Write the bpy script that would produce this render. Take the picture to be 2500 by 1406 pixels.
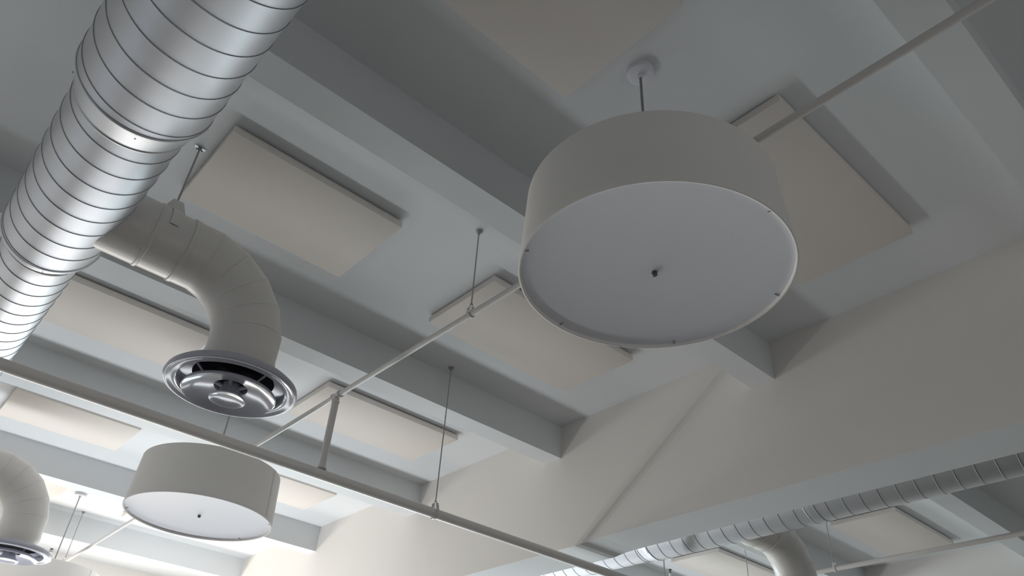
import bpy, bmesh, math, random
from mathutils import Matrix, Vector
random.seed(3)
sc = bpy.context.scene
for o in list(bpy.data.objects): bpy.data.objects.remove(o)
C = sc.collection
PI = math.pi
ZO = 1.55          # the camera is held 1.55 m above the floor; all heights below are measured from the camera
H = 3.387          # ceiling above the camera
def hgt(z): return z + ZO

# ---------------------------------------------------------------- camera
cd = bpy.data.cameras.new('camera'); cam = bpy.data.objects.new('camera', cd); C.objects.link(cam)
r0 = (0.7414829994214064, -0.6687822117927243, 0.05416008455187862)
r1 = (0.4272950177539714, 0.4084233530534865, -0.806603578273231)
r2 = (0.5173218817831585, 0.6212251748522257, 0.5886062799173595)
m = Matrix(((r0[0], -r1[0], -r2[0]), (r0[1], -r1[1], -r2[1]), (r0[2], -r1[2], -r2[2])))
cam.matrix_world = Matrix.Translation((0, 0, ZO)) @ m.to_4x4()
cd.sensor_fit = 'HORIZONTAL'; cd.sensor_width = 36; cd.lens = 1845.167 / 2500 * 36
cd.clip_start = .05; cd.clip_end = 200
sc.camera = cam

# ---------------------------------------------------------------- world, light, exposure
sc.view_settings.view_transform = 'Standard'; sc.view_settings.look = 'None'
sc.view_settings.gamma = 1; sc.view_settings.use_curve_mapping = False
sc.view_settings.exposure = 0.12
w = bpy.data.worlds.new('world'); sc.world = w; w.use_nodes = True
w.node_tree.nodes['Background'].inputs[0].default_value = (.75, .87, 1, 1)
w.node_tree.nodes['Background'].inputs[1].default_value = 0.6

def area(name, loc, size, power, color, target):
    l = bpy.data.lights.new(name, 'AREA'); l.shape = 'RECTANGLE'; l.size, l.size_y = size
    l.energy = power; l.color = color
    o = bpy.data.objects.new(name, l); C.objects.link(o)
    o.location = (loc[0], loc[1], hgt(loc[2]))
    d = Vector((target[0], target[1], hgt(target[2]))) - o.location
    o.rotation_euler = d.to_track_quat('-Z', 'Y').to_euler()
    return o
# daylight that bounces off the sunlit strip of floor, in both halves of the room
area('sunlit_floor_light', (2.6, 9.9, -1.45), (5.0, 1.0), 168, (.92, .965, 1), (2.6, 9.9, 3))
area('sunlit_floor_light_right', (8.3, 9.9, -1.45), (5.0, 1.0), 130, (.88, .94, 1), (8.3, 9.9, 3))
# daylight through the tall windows of the far wall
area('window_daylight', (2.3, 14.2, .8), (4.6, 1.7), 262, (1, .95, .87), (2.3, 0, 2.2))
area('window_daylight_right', (8.2, 14.2, 1.1), (4.6, 2.0), 410, (.80, .97, 1), (8.2, 0, 2.2))
# weak fill lights added at the unseen left wall and behind the camera
area('window_daylight_left', (-2.05, 7.8, .3), (3.5, 2.0), 9, (1, .96, .92), (5, 7.8, 1.6))
area('window_daylight_back', (3.0, -2.85, .2), (6.0, 2.0), 18, (1, .96, .92), (3.0, 8, 2.0))

# ---------------------------------------------------------------- materials
def mat(name, col, rough=.8, metal=0, bump=0, bscale=60, vary=0, vscale=3, spec=.5, coat=0):
    m = bpy.data.materials.new(name); m.use_nodes = True
    nt = m.node_tree; b = nt.nodes['Principled BSDF']
    b.inputs['Base Color'].default_value = (*col, 1); b.inputs['Roughness'].default_value = rough
    b.inputs['Metallic'].default_value = metal; b.inputs['Specular IOR Level'].default_value = spec
    b.inputs['Coat Weight'].default_value = coat
    tc = nt.nodes.new('ShaderNodeTexCoord')
    if vary:
        n = nt.nodes.new('ShaderNodeTexNoise'); n.inputs['Scale'].default_value = vscale; n.inputs['Detail'].default_value = 3
        nt.links.new(tc.outputs['Object'], n.inputs['Vector'])
        mx = nt.nodes.new('ShaderNodeMix'); mx.data_type = 'RGBA'
        mx.inputs[6].default_value = tuple(max(0, c * (1 - vary)) for c in col) + (1,)
        mx.inputs[7].default_value = tuple(min(1, c * (1 + vary)) for c in col) + (1,)
        nt.links.new(n.outputs['Fac'], mx.inputs[0]); nt.links.new(mx.outputs[2], b.inputs['Base Color'])
    if bump:
        n2 = nt.nodes.new('ShaderNodeTexNoise'); n2.inputs['Scale'].default_value = bscale; n2.inputs['Detail'].default_value = 4
        nt.links.new(tc.outputs['Object'], n2.inputs['Vector'])
        bp = nt.nodes.new('ShaderNodeBump'); bp.inputs['Strength'].default_value = bump; bp.inputs['Distance'].default_value = .01
        nt.links.new(n2.outputs['Fac'], bp.inputs['Height']); nt.links.new(bp.outputs['Normal'], b.inputs['Normal'])
    return m
M = dict(
    ceil=mat('ceiling_paint', (.72, .735, .75), .85, bump=.04, bscale=90, vary=.015, vscale=.7, spec=.2),
    wall=mat('wall_paint', (.76, .73, .70), .85, bump=.04, bscale=90, vary=.015, vscale=.7, spec=.2),
    panel=mat('panel_fabric', (.72, .67, .63), .95, bump=.12, bscale=500, vary=.03, vscale=2, spec=.1),
    metal=mat('galvanised_steel', (.60, .61, .64), .5, metal=1, bump=.05, bscale=6, vary=.05, vscale=5),
    seam=mat('steel_seam', (.30, .31, .33), .4, metal=1),
    duct=mat('painted_duct', (.66, .63, .60), .38, bump=.04, bscale=14, vary=.02, spec=.5),
    gloss=mat('gloss_enamel', (.44, .44, .50), .15, spec=.32, bump=.01, bscale=8),
    dark=mat('duct_inside', (.012, .012, .02), .9, spec=.1, vary=.2),  # near-black in place of the shade inside the diffuser
    pipe=mat('pipe_paint', (.66, .63, .61), .42, bump=.03, bscale=40, vary=.02),
    pipe2=mat('main_pipe_paint', (.74, .71, .69), .34, bump=.03, bscale=40, vary=.02),
    rod=mat('threaded_rod', (.40, .39, .38), .5, metal=.4, bump=.6, bscale=260, vary=.1),
    shade=mat('shade_fabric', (.80, .77, .745), .9, bump=.05, bscale=700, vary=.01, spec=.1),
    diff=mat('acrylic_diffuser', (.72, .72, .77), .55, vary=.01, spec=.3),
    knob=mat('grey_knob', (.12, .12, .13), .35, metal=.6, vary=.05),
    stem=mat('stem_metal', (.30, .31, .33), .4, metal=.7, vary=.05),
    brass=mat('dark_brass', (.05, .05, .05), .5, metal=.5, vary=.1),
    floor=mat('floor_concrete', (.235, .22, .20), .7, bump=.05, bscale=30, vary=.1),
    accent=mat('grey_accent_paint', (.16, .155, .14), .85, bump=.04, bscale=90, vary=.02, spec=.2),
    frame=mat('window_frame_paint', (.6, .6, .6), .5, vary=.02),
)
g = bpy.data.materials.new('window_glass'); g.use_nodes = True
gb = g.node_tree.nodes['Principled BSDF']; gb.inputs['Transmission Weight'].default_value = 1
gb.inputs['Roughness'].default_value = .02; gb.inputs['IOR'].default_value = 1.45
M['glass'] = g

# ---------------------------------------------------------------- helpers
def link(name, bm, mt, parent=None, smooth=False, angle=None):
    me = bpy.data.meshes.new(name)
    bmesh.ops.recalc_face_normals(bm, faces=bm.faces) if not getattr(bm, '_keep', False) else None
    bm.to_mesh(me); bm.free()
    for x in (mt if isinstance(mt, (list, tuple)) else [mt]): me.materials.append(x)
    if smooth:
        me.shade_smooth()
        if angle: me.set_sharp_from_angle(angle=math.radians(angle))
    o = bpy.data.objects.new(name, me); C.objects.link(o)
    if parent: o.parent = parent
    return o
def thing(name, label, cat, loc, group=None):
    o = bpy.data.objects.new(name, None); C.objects.link(o)
    o.location = (loc[0], loc[1], hgt(loc[2])); o.empty_display_size = .1
    o['label'] = label; o['category'] = cat
    if group: o['group'] = group
    return o
def struct(name, bm, mt, label=None, cat=None):
    o = link(name, bm, mt); o.location.z = ZO; o['kind'] = 'structure'
    if label: o['label'] = label
    if cat: o['category'] = cat
    return o
def copy_tree(root, loc, label, group=None):
    r = root.copy(); C.objects.link(r); r.location = (loc[0], loc[1], hgt(loc[2]))
    r['label'] = label
    if group: r['group'] = group
    for ch in list(root.children):
        c = ch.copy(); C.objects.link(c); c.parent = r
        for gch in list(ch.children):
            d = gch.copy(); C.objects.link(d); d.parent = c
    return r
def box(bm, x0, x1, y0, y1, z0, z1, bev=0):
    vs = [bm.verts.new((x, y, z)) for x in (x0, x1) for y in (y0, y1) for z in (z0, z1)]
    fs = [(0, 1, 3, 2), (4, 6, 7, 5), (0, 4, 5, 1), (2, 3, 7, 6), (0, 2, 6, 4), (1, 5, 7, 3)]
    nf = [bm.faces.new([vs[i] for i in f]) for f in fs]
    if bev:
        es = list({e for f in nf for e in f.edges})
        bmesh.ops.bevel(bm, geom=es, offset=bev, segments=2, affect='EDGES', profile=.5)
def poly(bm, *pts):
    return bm.faces.new([bm.verts.new(p) for p in pts])
def sweep(bm, path, rads, seg=24, caps=True, mi=0):
    """tube through points; rings are mitred between the segments"""
    P = [Vector(p) for p in path]; n = len(P)
    if not isinstance(rads, (list, tuple)): rads = [rads] * n
    T = []
    for i in range(n):
        a = (P[i] - P[i-1]).normalized() if i else (P[1] - P[0]).normalized()
        b = (P[i+1] - P[i]).normalized() if i < n-1 else a
        T.append((a, b))
    t = T[0][1]; u = t.orthogonal().normalized(); rings = []
    for i in range(n):
        a, b = T[i]; nrm = (a + b).normalized()
        u = (u - a * u.dot(a)).normalized(); v = a.cross(u)
        ring = []
        for k in range(seg):
            an = 2 * PI * k / seg
            d = (u * math.cos(an) + v * math.sin(an)) * rads[i]
            d = d - a * (d.dot(nrm) / a.dot(nrm)) if a.dot(nrm) > .1 else d
            ring.append(bm.verts.new(P[i] + d))
        # carry frame over to b
        q = a.rotation_difference(b); u = q @ u
        rings.append(ring)
    for i in range(n-1):
        for k in range(seg):
            f = bm.faces.new((rings[i][k], rings[i][(k+1) % seg], rings[i+1][(k+1) % seg], rings[i+1][k])); f.material_index = mi
    if caps:
        bm.faces.new(rings[0][::-1]).material_index = mi; bm.faces.new(rings[-1]).material_index = mi
def lathe(bm, prof, seg=64, c=(0, 0, 0), closed=False, mi=0):
    """profile of (r, z) pairs round a vertical axis"""
    rings = []
    for r, z in prof:
        if r < 1e-6: rings.append([bm.verts.new((c[0], c[1], c[2] + z))])
        else: rings.append([bm.verts.new((c[0] + r * math.cos(2*PI*k/seg), c[1] + r * math.sin(2*PI*k/seg), c[2] + z)) for k in range(seg)])
    pr = list(zip(rings, rings[1:])) + ([(rings[-1], rings[0])] if closed else [])
    for a, b in pr:
        for k in range(seg):
            k2 = (k+1) % seg
            if len(a) == 1 and len(b) == 1: continue
            if len(a) == 1: f = bm.faces.new((a[0], b[k2], b[k]))
            elif len(b) == 1: f = bm.faces.new((a[k], a[k2], b[0]))
            else: f = bm.faces.new((a[k], a[k2], b[k2], b[k]))
            f.material_index = mi

# ---------------------------------------------------------------- the room
X0, X1, Y0, Y1 = -2.2, 11.0, -3.0, 14.4
WX0, WX1, WZ = 4.92, 5.39, 2.16          # the dropped wall between the two halves
bm = bmesh.new(); box(bm, X0, X1, Y0, Y1, -1.75, -1.55); struct('floor', bm, M['floor'])
bm = bmesh.new(); box(bm, X0 - .2, X1 + .2, Y0 - .2, Y1 + .2, H, H + .2); struct('ceiling', bm, M['ceil'], 'flat white plaster ceiling between the beams')
bm = bmesh.new()
box(bm, X0 - .25, X0, Y0, Y1, -1.55, -.8); box(bm, X0 - .25, X0, Y0, Y1, 1.4, H)
box(bm, X0 - .25, X0, Y0, 2.4, -.8, 1.4); box(bm, X0 - .25, X0, 9.6, Y1, -.8, 1.4)
struct('wall_left', bm, M['wall'])
bm = bmesh.new(); box(bm, X1, X1 + .2, Y0, Y1, -1.55, H); struct('wall_right', bm, M['wall'])
bm = bmesh.new()
box(bm, X0 - .2, X1 + .2, Y0 - .25, Y0, -1.55, -.9); box(bm, X0 - .2, X1 + .2, Y0 - .25, Y0, 1.3, H)
box(bm, X0 - .2, -.1, Y0 - .25, Y0, -.9, 1.3); box(bm, 6.1, X1 + .2, Y0 - .25, Y0, -.9, 1.3)
struct('wall_back', bm, M['accent'])
def window(n, along, a, b, z0, z1, c):
    def B(bm, u0, u1, v0, v1, w0, w1): box(bm, u0, u1, v0, v1, w0, w1) if along == 'x' else box(bm, v0, v1, u0, u1, w0, w1)
    bm = bmesh.new()
    for z in (z0, z1 - .06): B(bm, a, b, c - .04, c + .04, z, z + .06)
    for k in range(5):
        x = a + (b - a - .06) * k / 4; B(bm, x, x + .06, c - .04, c + .04, z0 + .06, z1 - .06)
    fr = struct('window_%d' % n, bm, M['frame'])
    bm = bmesh.new(); B(bm, a + .05, b - .05, c - .005, c + .005, z0 + .05, z1 - .05)
    link('pane', bm, M['glass'], fr)
window(3, 'y', 2.4, 9.6, -.8, 1.4, X0 - .12)  # unseen left window, added along with the left fill light
window(4, 'x', -.1, 6.1, -.9, 1.3, Y0 - .12)  # unseen back window, put in to go with the added back fill
# far wall with two tall windows
wins = [(-.1, 4.7), (5.8, 10.6)]; wz0, wz1 = -.1, 2.3
bm = bmesh.new()
box(bm, X0 - .2, X1 + .2, Y1, Y1 + .25, -1.55, wz0); box(bm, X0 - .2, X1 + .2, Y1, Y1 + .25, wz1, H)
for a, b in ((X0 - .2, wins[0][0]), (wins[0][1], wins[1][0]), (wins[1][1], X1 + .2)): box(bm, a, b, Y1, Y1 + .25, wz0, wz1)
struct('wall_far', bm, M['wall'])
for i, (a, b) in enumerate(wins): window(i + 1, 'x', a, b, wz0, wz1, Y1 + .12)
# dropped wall; its nearer stretch is set back by a few centimetres along a slanting fold, shaped to give a diagonal band of shade
bm = bmesh.new(); S = .024; Tz = WZ
prof = [(0, 0), (.5, .42), (1, .70), (1.8, .88), (3, .97), (5, 1.0)]          # (distance from the fold, set-back)
rows = []
for u, f in prof:
    rows.append(((WX0 + S * f, 4.72 - .13 * u, Tz + S * f), (WX1, 4.72 - .13 * u, Tz + S * f), (WX0 + S * f, 2.96 - .09 * u, H)))
T, Tb, Pt = rows[0]
poly(bm, T, (WX0, Y1, Tz), (WX0, Y1, H), Pt)
poly(bm, T, Tb, (WX1, Y1, Tz), (WX0, Y1, Tz))
for a, b in zip(rows, rows[1:]):
    poly(bm, b[0], a[0], a[2], b[2]); poly(bm, a[0], b[0], b[1], a[1])
e = rows[-1]
poly(bm, (WX0 + S, Y0, Tz + S), e[0], e[2], (WX0 + S, Y0, H))
poly(bm, e[0], (WX0 + S, Y0, Tz + S), (WX1, Y0, Tz + S), e[1])
poly(bm, (WX1, Y1, Tz), *[r[1] for r in rows], (WX1, Y0, Tz + S), (WX1, Y0, H), (WX1, Y1, H))
bmesh.ops.remove_doubles(bm, verts=bm.verts, dist=1e-5)
bm.normal_update()
for f in bm.faces:               # the underside carries the ceiling paint
    if abs(f.normal.z) > .6: f.material_index = 1
struct('wall_middle', bm, [M['wall'], M['ceil']], 'broad dropped wall hanging from the ceiling between the two halves of the room')
# ceiling beams
BY = [-2.10, .27, 2.62, 4.98, 7.36, 9.74, 12.12]; BZ = 3.05
n = 0
for y in BY:
    for a, b in ((X0, WX0 + .05), (WX1, X1)):
        n += 1
        bm = bmesh.new(); box(bm, a, b, y, y + .215, BZ, H + .01); struct('trim_%d' % n, bm, M['ceil'])

# ---------------------------------------------------------------- acoustic panels
def panel(x0, x1, y0, label, group, dy=.81):
    t = thing('acoustic_panel', label, 'panel', ((x0 + x1) / 2, y0 + dy / 2, H), group)
    hx, hy = (x1 - x0) / 2, dy / 2
    bm = bmesh.new(); box(bm, -hx, hx, -hy, hy, -.070, -.016, .003); link('fabric_face', bm, M['panel'], t, True, 40)
    bm = bmesh.new(); box(bm, -hx * .9, hx * .9, -hy * .8, hy * .8, -.0165, 0); link('mounting_board', bm, M['frame'], t)
gl = 'beige fabric acoustic panels on the ceiling'
YS = [1.16, 3.53, 5.90, 8.30, 10.66]
for (x0, x1), labs in (((.70, 1.93), [
        'beige acoustic panel at the top edge, left of the big drum lamp stem',
        'beige acoustic panel right of the large silver duct, above the white elbow duct',
        'beige acoustic panel behind the white elbow duct and above the round air diffuser',
        'pale acoustic panel at lower left, just above the smaller drum lamp',
        'white lit panel beside the lower left elbow duct, crossed by the corner lamp stem']),
        ((2.765, 4.32), [
        'beige acoustic panel behind the right side of the big drum lamp, crossed by a pipe',
        'beige acoustic panel partly behind the lower left rim of the big drum lamp',
        'beige acoustic panel behind the pipe tee, above the long diagonal sprinkler main',
        'pale acoustic panel just right of the smaller drum lamp',
        'white panel low on the left, mostly hidden behind the smaller drum lamp'])):
    for y, lab in zip(YS, labs):
        dx = -.30 if (y == 5.90 and x0 < 1) else (-.04 if y > 8 and x0 < 1 else 0)
        panel(x0 + dx, x1 + dx, y, lab, gl)
for x0, x1, y, lab in ((8.95, 10.50, 3.53, 'grey-lit acoustic panel at lower right, above the lower right pipe'),
                       (8.95, 10.50, 5.98, 'acoustic panel at the bottom edge, just left of the far elbow duct'),
                       (8.95, 10.50, 1.16, 'acoustic panel at the right edge beside the thin far duct')):
    if y > 2: panel(x0, x1, y, lab, 'acoustic panels beyond the dropped wall')

# ---------------------------------------------------------------- spiral ducts
def spiral_duct(x0, z0, secs, collars, label, pitch=.148, ph=0, hand=1):
    """secs = (y_from, y_to, radius)"""
    ya = secs[0][0]
    t = thing('spiral_duct', label, 'duct', (x0, ya, z0))
    for a, b, r in secs:
        bm = bmesh.new()
        n = max(2, int((b - a) / .1)); seg = 96
        pts = [(0, a - ya + (b - a) * i / n, 0) for i in range(n + 1)]
        sweep(bm, pts, r, seg)
        # raised lock seam winding round the pipe
        turns = (b - a) / pitch; N = int(turns * 72); prev = None
        for i in range(N + 1):
            y = a + (b - a) * i / N
            an = hand * 2 * PI * (y / pitch + ph)
            ring = []
            for dr, dy in ((-.001, -.006), (.0035, -.003), (.0035, .003), (-.001, .006)):
                ring.append(bm.verts.new(((r + dr) * math.cos(an), y - ya + dy, (r + dr) * math.sin(an))))
            if prev:
                for k in range(3):
                    f = bm.faces.new((prev[k], prev[k+1], ring[k+1], ring[k])); f.material_index = 1 if k == 0 else 0
            prev = ring
        link('duct_section', bm, [M['metal'], M['seam']], t, True, 50)
    for y, r0_, r1_, L in collars:
        bm = bmesh.new()
        pts = [(0, y - ya + s * L, 0) for s in (0, .0, .04, .08, .5, .92, .96, 1)]
        rr = [r0_ + .001, r0_ + .004, r0_ + .006, r0_ + .002, (r0_ + r1_) / 2 + .003, r1_ + .002, r1_ + .006, r1_ + .004]
        pts[1] = (0, y - ya + .003 * L, 0)
        sweep(bm, pts, rr, 96)
        for k in range(5):
            an = 2 * PI * k / 5 + 1.1
            r = r0_ + .006
            sweep(bm, [(r * math.cos(an), y - ya + .2 * L, r * math.sin(an)), ((r + .003) * math.cos(an), y - ya + .2 * L, (r + .003) * math.sin(an))], .004, 8, mi=1)
        link('collar', bm, [M['metal'], M['seam']], t, True, 35)
    return t
spiral_duct(.157, 2.636, [(-2.9, 2.82, .296), (2.94, 4.28, .258), (4.36, 12.6, .212)],
            [(2.80, .296, .260, .17), (4.24, .258, .214, .14)], 'large silver spiral duct running down the left side, nearest the camera', ph=.107)
spiral_duct(6.22, 2.615, [(-2.9, 4.9, .25), (5.0, 12.6, .235)], [(3.05, .25, .25, .1), (4.88, .25, .237, .14)],
            'silver spiral duct at lower right, showing as a thin strip below the dropped wall', pitch=.15, hand=1)

# ---------------------------------------------------------------- elbow ducts and their diffusers
def elbow(x0, y, z, reach, rmain, label, group=None, dz=-.618):
    t = thing('elbow_duct', label, 'duct', (x0, y, z), group)
    xd = reach; rb = .43; r = .188
    path = [(rmain - .03, 0, 0), (.42, 0, 0), (xd - rb, 0, 0)]
    joints = [22.5, 45, 67.5]; k = rb / math.cos(math.radians(11.25))
    bm = bmesh.new()
    sweep(bm, [(rmain - .035, 0, 0), (.40, 0, 0)], r + .003, 72); sweep(bm, [(.385, 0, 0), (.39, 0, 0), (.405, 0, 0), (.41, 0, 0)], [r + .003, r + .009, r + .009, r + .003], 72)
    for v in bm.verts:               # the end is cut to the round of the main duct
        if v.co.x < rmain: v.co.x = math.sqrt(max(0, rmain ** 2 - v.co.z ** 2)) + .001
    link('takeoff_collar', bm, M['duct'], t, True, 35)
    bm = bmesh.new(); sweep(bm, [(.40, 0, 0), (.60, 0, 0)], r, 72)
    sweep(bm, [(.58, 0, 0), (.585, 0, 0), (.605, 0, 0), (.61, 0, 0)], [r, r + .008, r + .008, r], 72)
    sweep(bm, [(.60, 0, 0), (xd - rb - .02, 0, 0)], r + .002, 72)
    link('straight_duct', bm, M['duct'], t, True, 35)
    bm = bmesh.new()
    pts = [(xd - rb - .06, 0, 0)]
    c = Vector((xd - rb, 0, -rb))
    for a in (9, 27, 45, 63, 81):     # gore joints lie on tangent polygon
        a = math.radians(a); R_ = rb / math.cos(math.radians(9))
        pts.append((c.x + R_ * math.sin(a), 0, c.z + R_ * math.cos(a)))
    pts.append((xd, 0, -rb - .09))
    sweep(bm, pts, [r + .004] + [r + .004, r + .005, r + .006, r + .007, r + .008] + [r + .008], 72)
    for i in range(1, 6):             # raised rib at every gore joint
        p = Vector(pts[i]); q = Vector(pts[i+1]); d = (q - p).normalized()
        p0 = Vector(pts[i-1]); d = ((p - p0).normalized() + d).normalized()
        rr = r + .003 + .001 * i
        sweep(bm, [p - d * .004, p - d * .002, p + d * .002, p + d * .004], [rr, rr + .003, rr + .003, rr], 72)
    link('gored_elbow', bm, M['duct'], t, True, 25)
    bm = bmesh.new(); sweep(bm, [(xd, 0, -rb - .08), (xd, 0, -rb - .12), (xd, 0, dz)], [r + .012, r + .012, r - .008], 72)
    link('drop_neck', bm, M['duct'], t, True, 35)
    # hanger saddle over the branch
    bm = bmesh.new()
    hx = .626 - .157
    for s in (-1, 1):
        pts = [(hx - .03, s * (r + .012), -.02), (hx + .03, s * (r + .012), -.02)]
    N = 16; prev = None
    for i in range(N + 1):
        a = PI * i / N; ring = []
        for dx, dr in ((-.025, .003), (-.025, .007), (.025, .007), (.025, .003)):
            ring.append(bm.verts.new((hx + dx, (r + dr) * math.cos(a), (r + dr) * math.sin(a))))
        if prev:
            for k_ in range(4): bm.faces.new((prev[k_], prev[(k_+1) % 4], ring[(k_+1) % 4], ring[k_]))
        prev = ring
    v = [bm.verts.new(p) for p in ((hx - .07, -.045, r - .01), (hx + .07, -.045, r - .01), (hx + .03, -.045, r + .085), (hx - .03, -.045, r + .085),
                                   (hx - .07, .045, r - .01), (hx + .07, .045, r - .01), (hx + .03, .045, r + .085), (hx - .03, .045, r + .085))]
    for f in ((0, 1, 2, 3), (7, 6, 5, 4), (3, 2, 6, 7), (0, 3, 7, 4), (2, 1, 5, 6)): bm.faces.new([v[i] for i in f])
    link('strap_bracket', bm, M['duct'], t, True, 30)
    return t
def diffuser(x, y, z, label, group):
    t = thing('air_diffuser', label, 'air vent', (x, y, z), group)
    bm = bmesh.new()
    lathe(bm, [(.182, .075), (.20, .07), (.28, .062), (.335, .048), (.358, .028), (.363, .010), (.359, -.003), (.350, -.006), (.340, -.002), (.325, .004), (.308, .004), (.296, -.001), (.290, .004), (.284, .05), (.24, .06), (.18, .066)], 96)
    link('outer_ring', bm, M['gloss'], t, True, 60)
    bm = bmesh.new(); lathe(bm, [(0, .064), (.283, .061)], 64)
    link('dark_throat', bm, M['dark'], t, True, 60)  # flat disc; the shade of the throat is put into its colour
    bm = bmesh.new()
    lathe(bm, [(.088, .022), (.092, .004), (.115, .000), (.165, -.006), (.210, -.020), (.240, -.038), (.250, -.044), (.256, -.040), (.252, -.028), (.19, .002), (.12, .028), (.09, .034)], 96, closed=True)
    link('middle_cone', bm, M['gloss'], t, True, 60)
    for k in range(5):
        a = 2 * PI * k / 5 + .5
        ca, sa = math.cos(a), math.sin(a)
        bm = bmesh.new(); sweep(bm, [(.04 * ca, .04 * sa, .0), (.09 * ca, .09 * sa, .012)], .010, 10)
        link('spoke', bm, M['gloss'], t, True, 50)
    for k in range(4):
        a = 2 * PI * k / 4 + .35
        ca, sa = math.cos(a), math.sin(a)
        bm = bmesh.new(); sweep(bm, [(.20 * ca, .20 * sa, .0), (.284 * ca, .284 * sa, .045)], .006, 8)
        link('support_arm', bm, M['gloss'], t, True, 50)
    bm = bmesh.new(); lathe(bm, [(0, .03), (.045, .026), (.048, .0), (.068, -.040), (.092, -.058), (.101, -.066), (.098, -.073), (.088, -.072), (.074, -.065), (.04, -.061), (0, -.060)], 72)
    link('centre_cup', bm, M['gloss'], t, True, 60)
    return t
elbow(.157, 3.886, 2.636, 1.095, .257, 'white gored elbow duct dropping from the large silver duct to a round diffuser', 'white elbow ducts')
elbow(.157, 8.676, 2.636, 1.095, .212, 'white elbow duct cut off by the left edge near the bottom', 'white elbow ducts')
elbow(6.22, 4.0, 2.62, 1.095, .25, 'white elbow duct under the thin far duct at lower right', 'white elbow ducts')
diffuser(1.252, 3.886, 1.938, 'round glossy air diffuser under the large elbow duct at left centre', 'round ceiling air diffusers')
diffuser(1.252, 8.676, 1.938, 'round glossy air diffuser cut off in the bottom left corner', 'round ceiling air diffusers')
diffuser(7.315, 4.0, 1.922, 'round air diffuser under the far right elbow duct', 'round ceiling air diffusers')

# ---------------------------------------------------------------- drum pendants
def drum(x, y, label):
    zb = 2.0
    t = thing('drum_pendant_lamp', label, 'lamp', (x, y, H), 'large white drum pendant lamps')
    zz = zb - H
    bm = bmesh.new(); lathe(bm, [(0, -.034), (.060, -.034), (.070, -.030), (.074, -.02), (.074, 0), (0, 0)], 64)
    lathe(bm, [(0, -.056), (.011, -.056), (.015, -.050), (.017, -.034)], 24)
    link('canopy', bm, M['diff'], t, True, 40)
    bm = bmesh.new(); sweep(bm, [(0, 0, -.05), (0, 0, zz + .36)], .0075, 16); link('stem', bm, M['stem'], t, True, 40)
    bm = bmesh.new()
    lathe(bm, [(.568, .412), (.5895, .022), (.592, .016), (.592, .0), (.586, -.003), (.581, .0), (.581, .018), (.556, .407), (.562, .415)], 160, (0, 0, zz), closed=True)
    sh = link('lamp_shade', bm, M['shade'], t, True, 50)
    # overlapping fabric seam
    bm = bmesh.new(); a = math.radians(-51)
    pr = []
    for r, z in ((.5705, .410), (.5915, .022)):
        for da in (0, .035):
            for dr in (0, .0045): pr.append(bm.verts.new((( r + dr - .002) * math.cos(a + da), (r + dr - .002) * math.sin(a + da), zz + z)))
    for f in ((1, 3, 7, 5), (0, 1, 5, 4), (2, 6, 7, 3), (0, 4, 6, 2), (0, 2, 3, 1), (4, 5, 7, 6)): bm.faces.new([pr[i] for i in f])
    link('fabric_seam', bm, M['shade'], sh)
    bm = bmesh.new(); lathe(bm, [(0, .022), (.545, .022), (.5805, .014), (.5805, .026), (0, .030)], 128, (0, 0, zz))
    di = link('diffuser', bm, M['diff'], t, True, 40)
    for k in range(6):
        a = 2 * PI * k / 6 + .52; ca, sa = math.cos(a), math.sin(a)
        bm = bmesh.new(); sweep(bm, [(.560 * ca, .560 * sa, zz + .017), (.582 * ca, .582 * sa, zz + .010)], .0022, 8)
        link('clip', bm, M['stem'], di, True, 50)
    bm = bmesh.new(); lathe(bm, [(0, .002), (.009, .002), (.0125, .006), (.0125, .022)], 24, (0, 0, zz)); link('finial', bm, M['knob'], t, True, 40)
    bm = bmesh.new()
    for k in range(3):
        a = 2 * PI * k / 3; sweep(bm, [(0, 0, zz + .35), (.558 * math.cos(a), .558 * math.sin(a), zz + .385)], .004, 8)
    lathe(bm, [(0, .372), (.03, .37), (.03, .34), (0, .338)], 24, (0, 0, zz))
    link('spider_fitter', bm, M['stem'], t, True, 40)
    return t
L0 = drum(2.128, 1.598, 'largest white drum pendant lamp, nearest the camera at upper right')
for loc, lab in (((2.12, 6.38, H), 'smaller white drum pendant lamp at lower left, under the long sprinkler main'),
                 ((2.112, 11.155, H), 'white drum pendant lamp in the bottom left corner, only its top rim showing'),
                 ((8.24, 6.37, H), 'drum pendant lamp at the bottom edge right of centre, only its thin stem showing')):
    copy_tree(L0, loc, lab)

# ---------------------------------------------------------------- sprinkler pipes
px, pz = 2.372, 2.69; my, mz = 4.83, 2.055
def branch_pipe(x, z, y0, y1, r, tees, label, riser=None):
    t = thing('sprinkler_pipe', label, 'pipe', (x, y0, z))
    bm = bmesh.new(); sweep(bm, [(0, 0, 0), (0, y1 - y0, 0)], r, 32); link('pipe_run', bm, M['pipe'], t, True, 40)
    for y in tees:
        bm = bmesh.new()
        yy = y - y0
        sweep(bm, [(0, yy - .055, 0), (0, yy - .053, 0), (0, yy - .037, 0), (0, yy - .034, 0), (0, yy + .034, 0), (0, yy + .037, 0), (0, yy + .053, 0), (0, yy + .055, 0)],
              [r, r + .010, r + .010, r + .005, r + .005, r + .010, r + .010, r], 32)
        if riser: sweep(bm, [(0, yy, 0), (0, yy, -.045), (0, yy, -.048), (0, yy, -.066), (0, yy, -.069)], [r + .006, r + .006, r + .012, r + .012, r + .003], 32)
        link('tee_fitting', bm, M['pipe'], t, True, 40)
    return t
t = branch_pipe(px, pz, -2.8, 13.6, .0195, [4.87], 'slim sprinkler pipe passing behind the big drum lamp and down to the smaller one', True)
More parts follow.
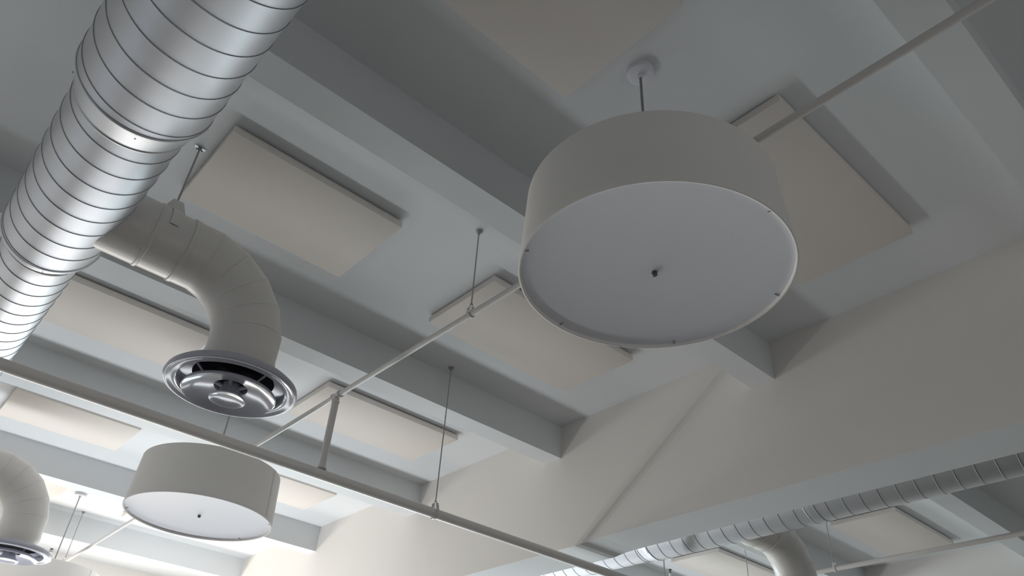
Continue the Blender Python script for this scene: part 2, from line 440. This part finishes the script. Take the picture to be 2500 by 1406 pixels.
bm = bmesh.new(); sweep(bm, [(0, 7.67, -.06), (0, 7.67, mz - pz + .07), (0, 7.67, mz - pz + .055), (0, 7.67, mz - pz + .0395)], [.027, .027, .034, .038], 32)
link('riser', bm, M['pipe'], t, True, 40)
t = thing('sprinkler_main', 'thick sprinkler main crossing diagonally over the smaller drum lamp', 'pipe', (-2.1, 4.87, mz))
bm = bmesh.new(); sweep(bm, [(0, 0, 0), (8.9, 0, 0)], .0385, 48); link('pipe_run', bm, M['pipe2'], t, True, 40)
branch_pipe(8.56, 2.69, -2.8, 13.6, .026, [], 'sprinkler pipe at lower right below the far panel')

def hanger(x, y, zp, r, label, axis='y', ztop=H, rodr=.005):
    """clevis ring round the pipe, yoke, threaded rod and ceiling anchor"""
    t = thing('pipe_hanger', label, 'hanger', (x, y, ztop))
    zr = zp - ztop
    def A(u, v, w): return (v, u, w) if axis == 'y' else (u, v, w)   # u runs along the pipe
    bm = bmesh.new(); sweep(bm, [(0, 0, -.004), (0, 0, zr + r + .055)], rodr, 12); link('rod', bm, M['rod'], t, True, 50)
    bm = bmesh.new(); lathe(bm, [(0, -.030), (.010, -.030), (.010, -.020), (.016, -.018), (.016, -.008), (.026, -.006), (.026, 0), (0, 0)], 20); link('anchor', bm, M['rod'], t, True, 40)
    bm = bmesh.new(); prev = None; N = 40
    shape = []
    for i in range(25):
        a = PI + PI * i / 24 ; shape.append(((r + .003) * math.cos(a), (r + .003) * math.sin(a)))
    shape = shape + [((r + .003), r * .6), ((r + .003) * .55, r + .040), (0, r + .044), (-(r + .003) * .55, r + .040), (-(r + .003), r * .6)]
    n_ = len(shape); rings = []
    for i in range(n_):
        vx, vz = shape[i]; l = math.hypot(vx, vz); ox, oz = vx / l * .004, vz / l * .004
        rings.append([bm.verts.new(A(u, vx + k * ox, zr + vz + k * oz)) for u, k in ((-.013, 0), (.013, 0), (.013, 1), (-.013, 1))])
    for i in range(n_):
        a, b = rings[i], rings[(i+1) % n_]
        for k in range(4): bm.faces.new((a[k], a[(k+1) % 4], b[(k+1) % 4], b[k]))
    sweep(bm, [A(0, -(r + .012), zr + r + .012), A(0, r + .012, zr + r + .012)], .004, 10)
    link('clevis', bm, M['pipe'], t, True, 40)
    bm = bmesh.new(); lathe(bm, [(0, -.006), (.011, -.006), (.011, .006), (0, .006)], 6, (0, 0, zr + r + .056)); link('nut', bm, M['rod'], t)
    return t
hanger(px, 3.245, pz, .0195, 'thin rod hanger holding the slim pipe left of the big drum lamp')
hanger(px, 11.9, pz, .0195, 'thin rod hanger beside the stem of the bottom left lamp')
hanger(px, 7.65, pz, .0195, 'thin rod hanger just above the smaller drum lamp')
hanger(3.41, 4.87, mz, .0385, 'long rod hanger holding the thick diagonal main near the bottom centre', 'x')
hanger(8.56, 4.2, 2.69, .026, 'rod hanger on the lower right pipe, beside the far elbow duct')
hanger(8.56, 5.33, 2.69, .026, 'thin rod in front of the far panel at the bottom edge')
# rod that carries the elbow duct
for (x, y, z, lab) in ((.626, 3.886, 2.636, 'thin rod holding up the large elbow duct'), (6.69, 4.0, 2.62, 'thin rod above the far right elbow duct')):
    t = thing('duct_hanger', lab, 'hanger', (x, y, H))
    bm = bmesh.new(); sweep(bm, [(0, 0, -.01), (0, 0, z - H + .27)], .006, 12); link('rod', bm, M['rod'], t, True, 50)
    bm = bmesh.new(); box(bm, -.035, .035, -.012, .012, -.004, 0); lathe(bm, [(0, -.03), (.012, -.03), (.012, -.004), (0, -.004)], 6)
    sweep(bm, [(-.02, 0, -.02), (.02, 0, -.02)], .006, 8); link('beam_clamp', bm, M['stem'], t)

def head(x, y, zp, rp, label, top=3.09):
    t = thing('fire_sprinkler', label, 'sprinkler', (x, y, zp + rp - .01), 'upright sprinkler heads')
    h = top - zp - rp + .01
    bm = bmesh.new(); lathe(bm, [(0, 0), (.024, 0), (.024, .04), (.0165, .045), (.0165, h - .09), (.021, h - .085), (.021, h - .06), (.012, h - .055), (0, h - .055)], 24); link('nipple', bm, M['pipe'], t, True, 40)
    bm = bmesh.new()
    for s in (-1, 1): sweep(bm, [(s * .008, 0, h - .058), (s * .017, 0, h - .045), (s * .015, 0, h - .02), (s * .004, 0, h - .006)], .0035, 8)
    sweep(bm, [(0, 0, h - .055), (0, 0, h - .008)], .003, 8)
    link('frame', bm, M['brass'], t, True, 50)
    bm = bmesh.new(); lathe(bm, [(0, h - .004), (.010, h - .006), (.026, h - .010), (.026, h - .006), (.01, h), (0, h)], 24); link('deflector', bm, M['brass'], t, True, 50)
head(px, 13.0, pz, .0195, 'small upright sprinkler head at the bottom left, above the corner diffuser')
head(8.56, 6.52, 2.69, .026, 'small dark upright sprinkler head at the bottom edge right of centre')
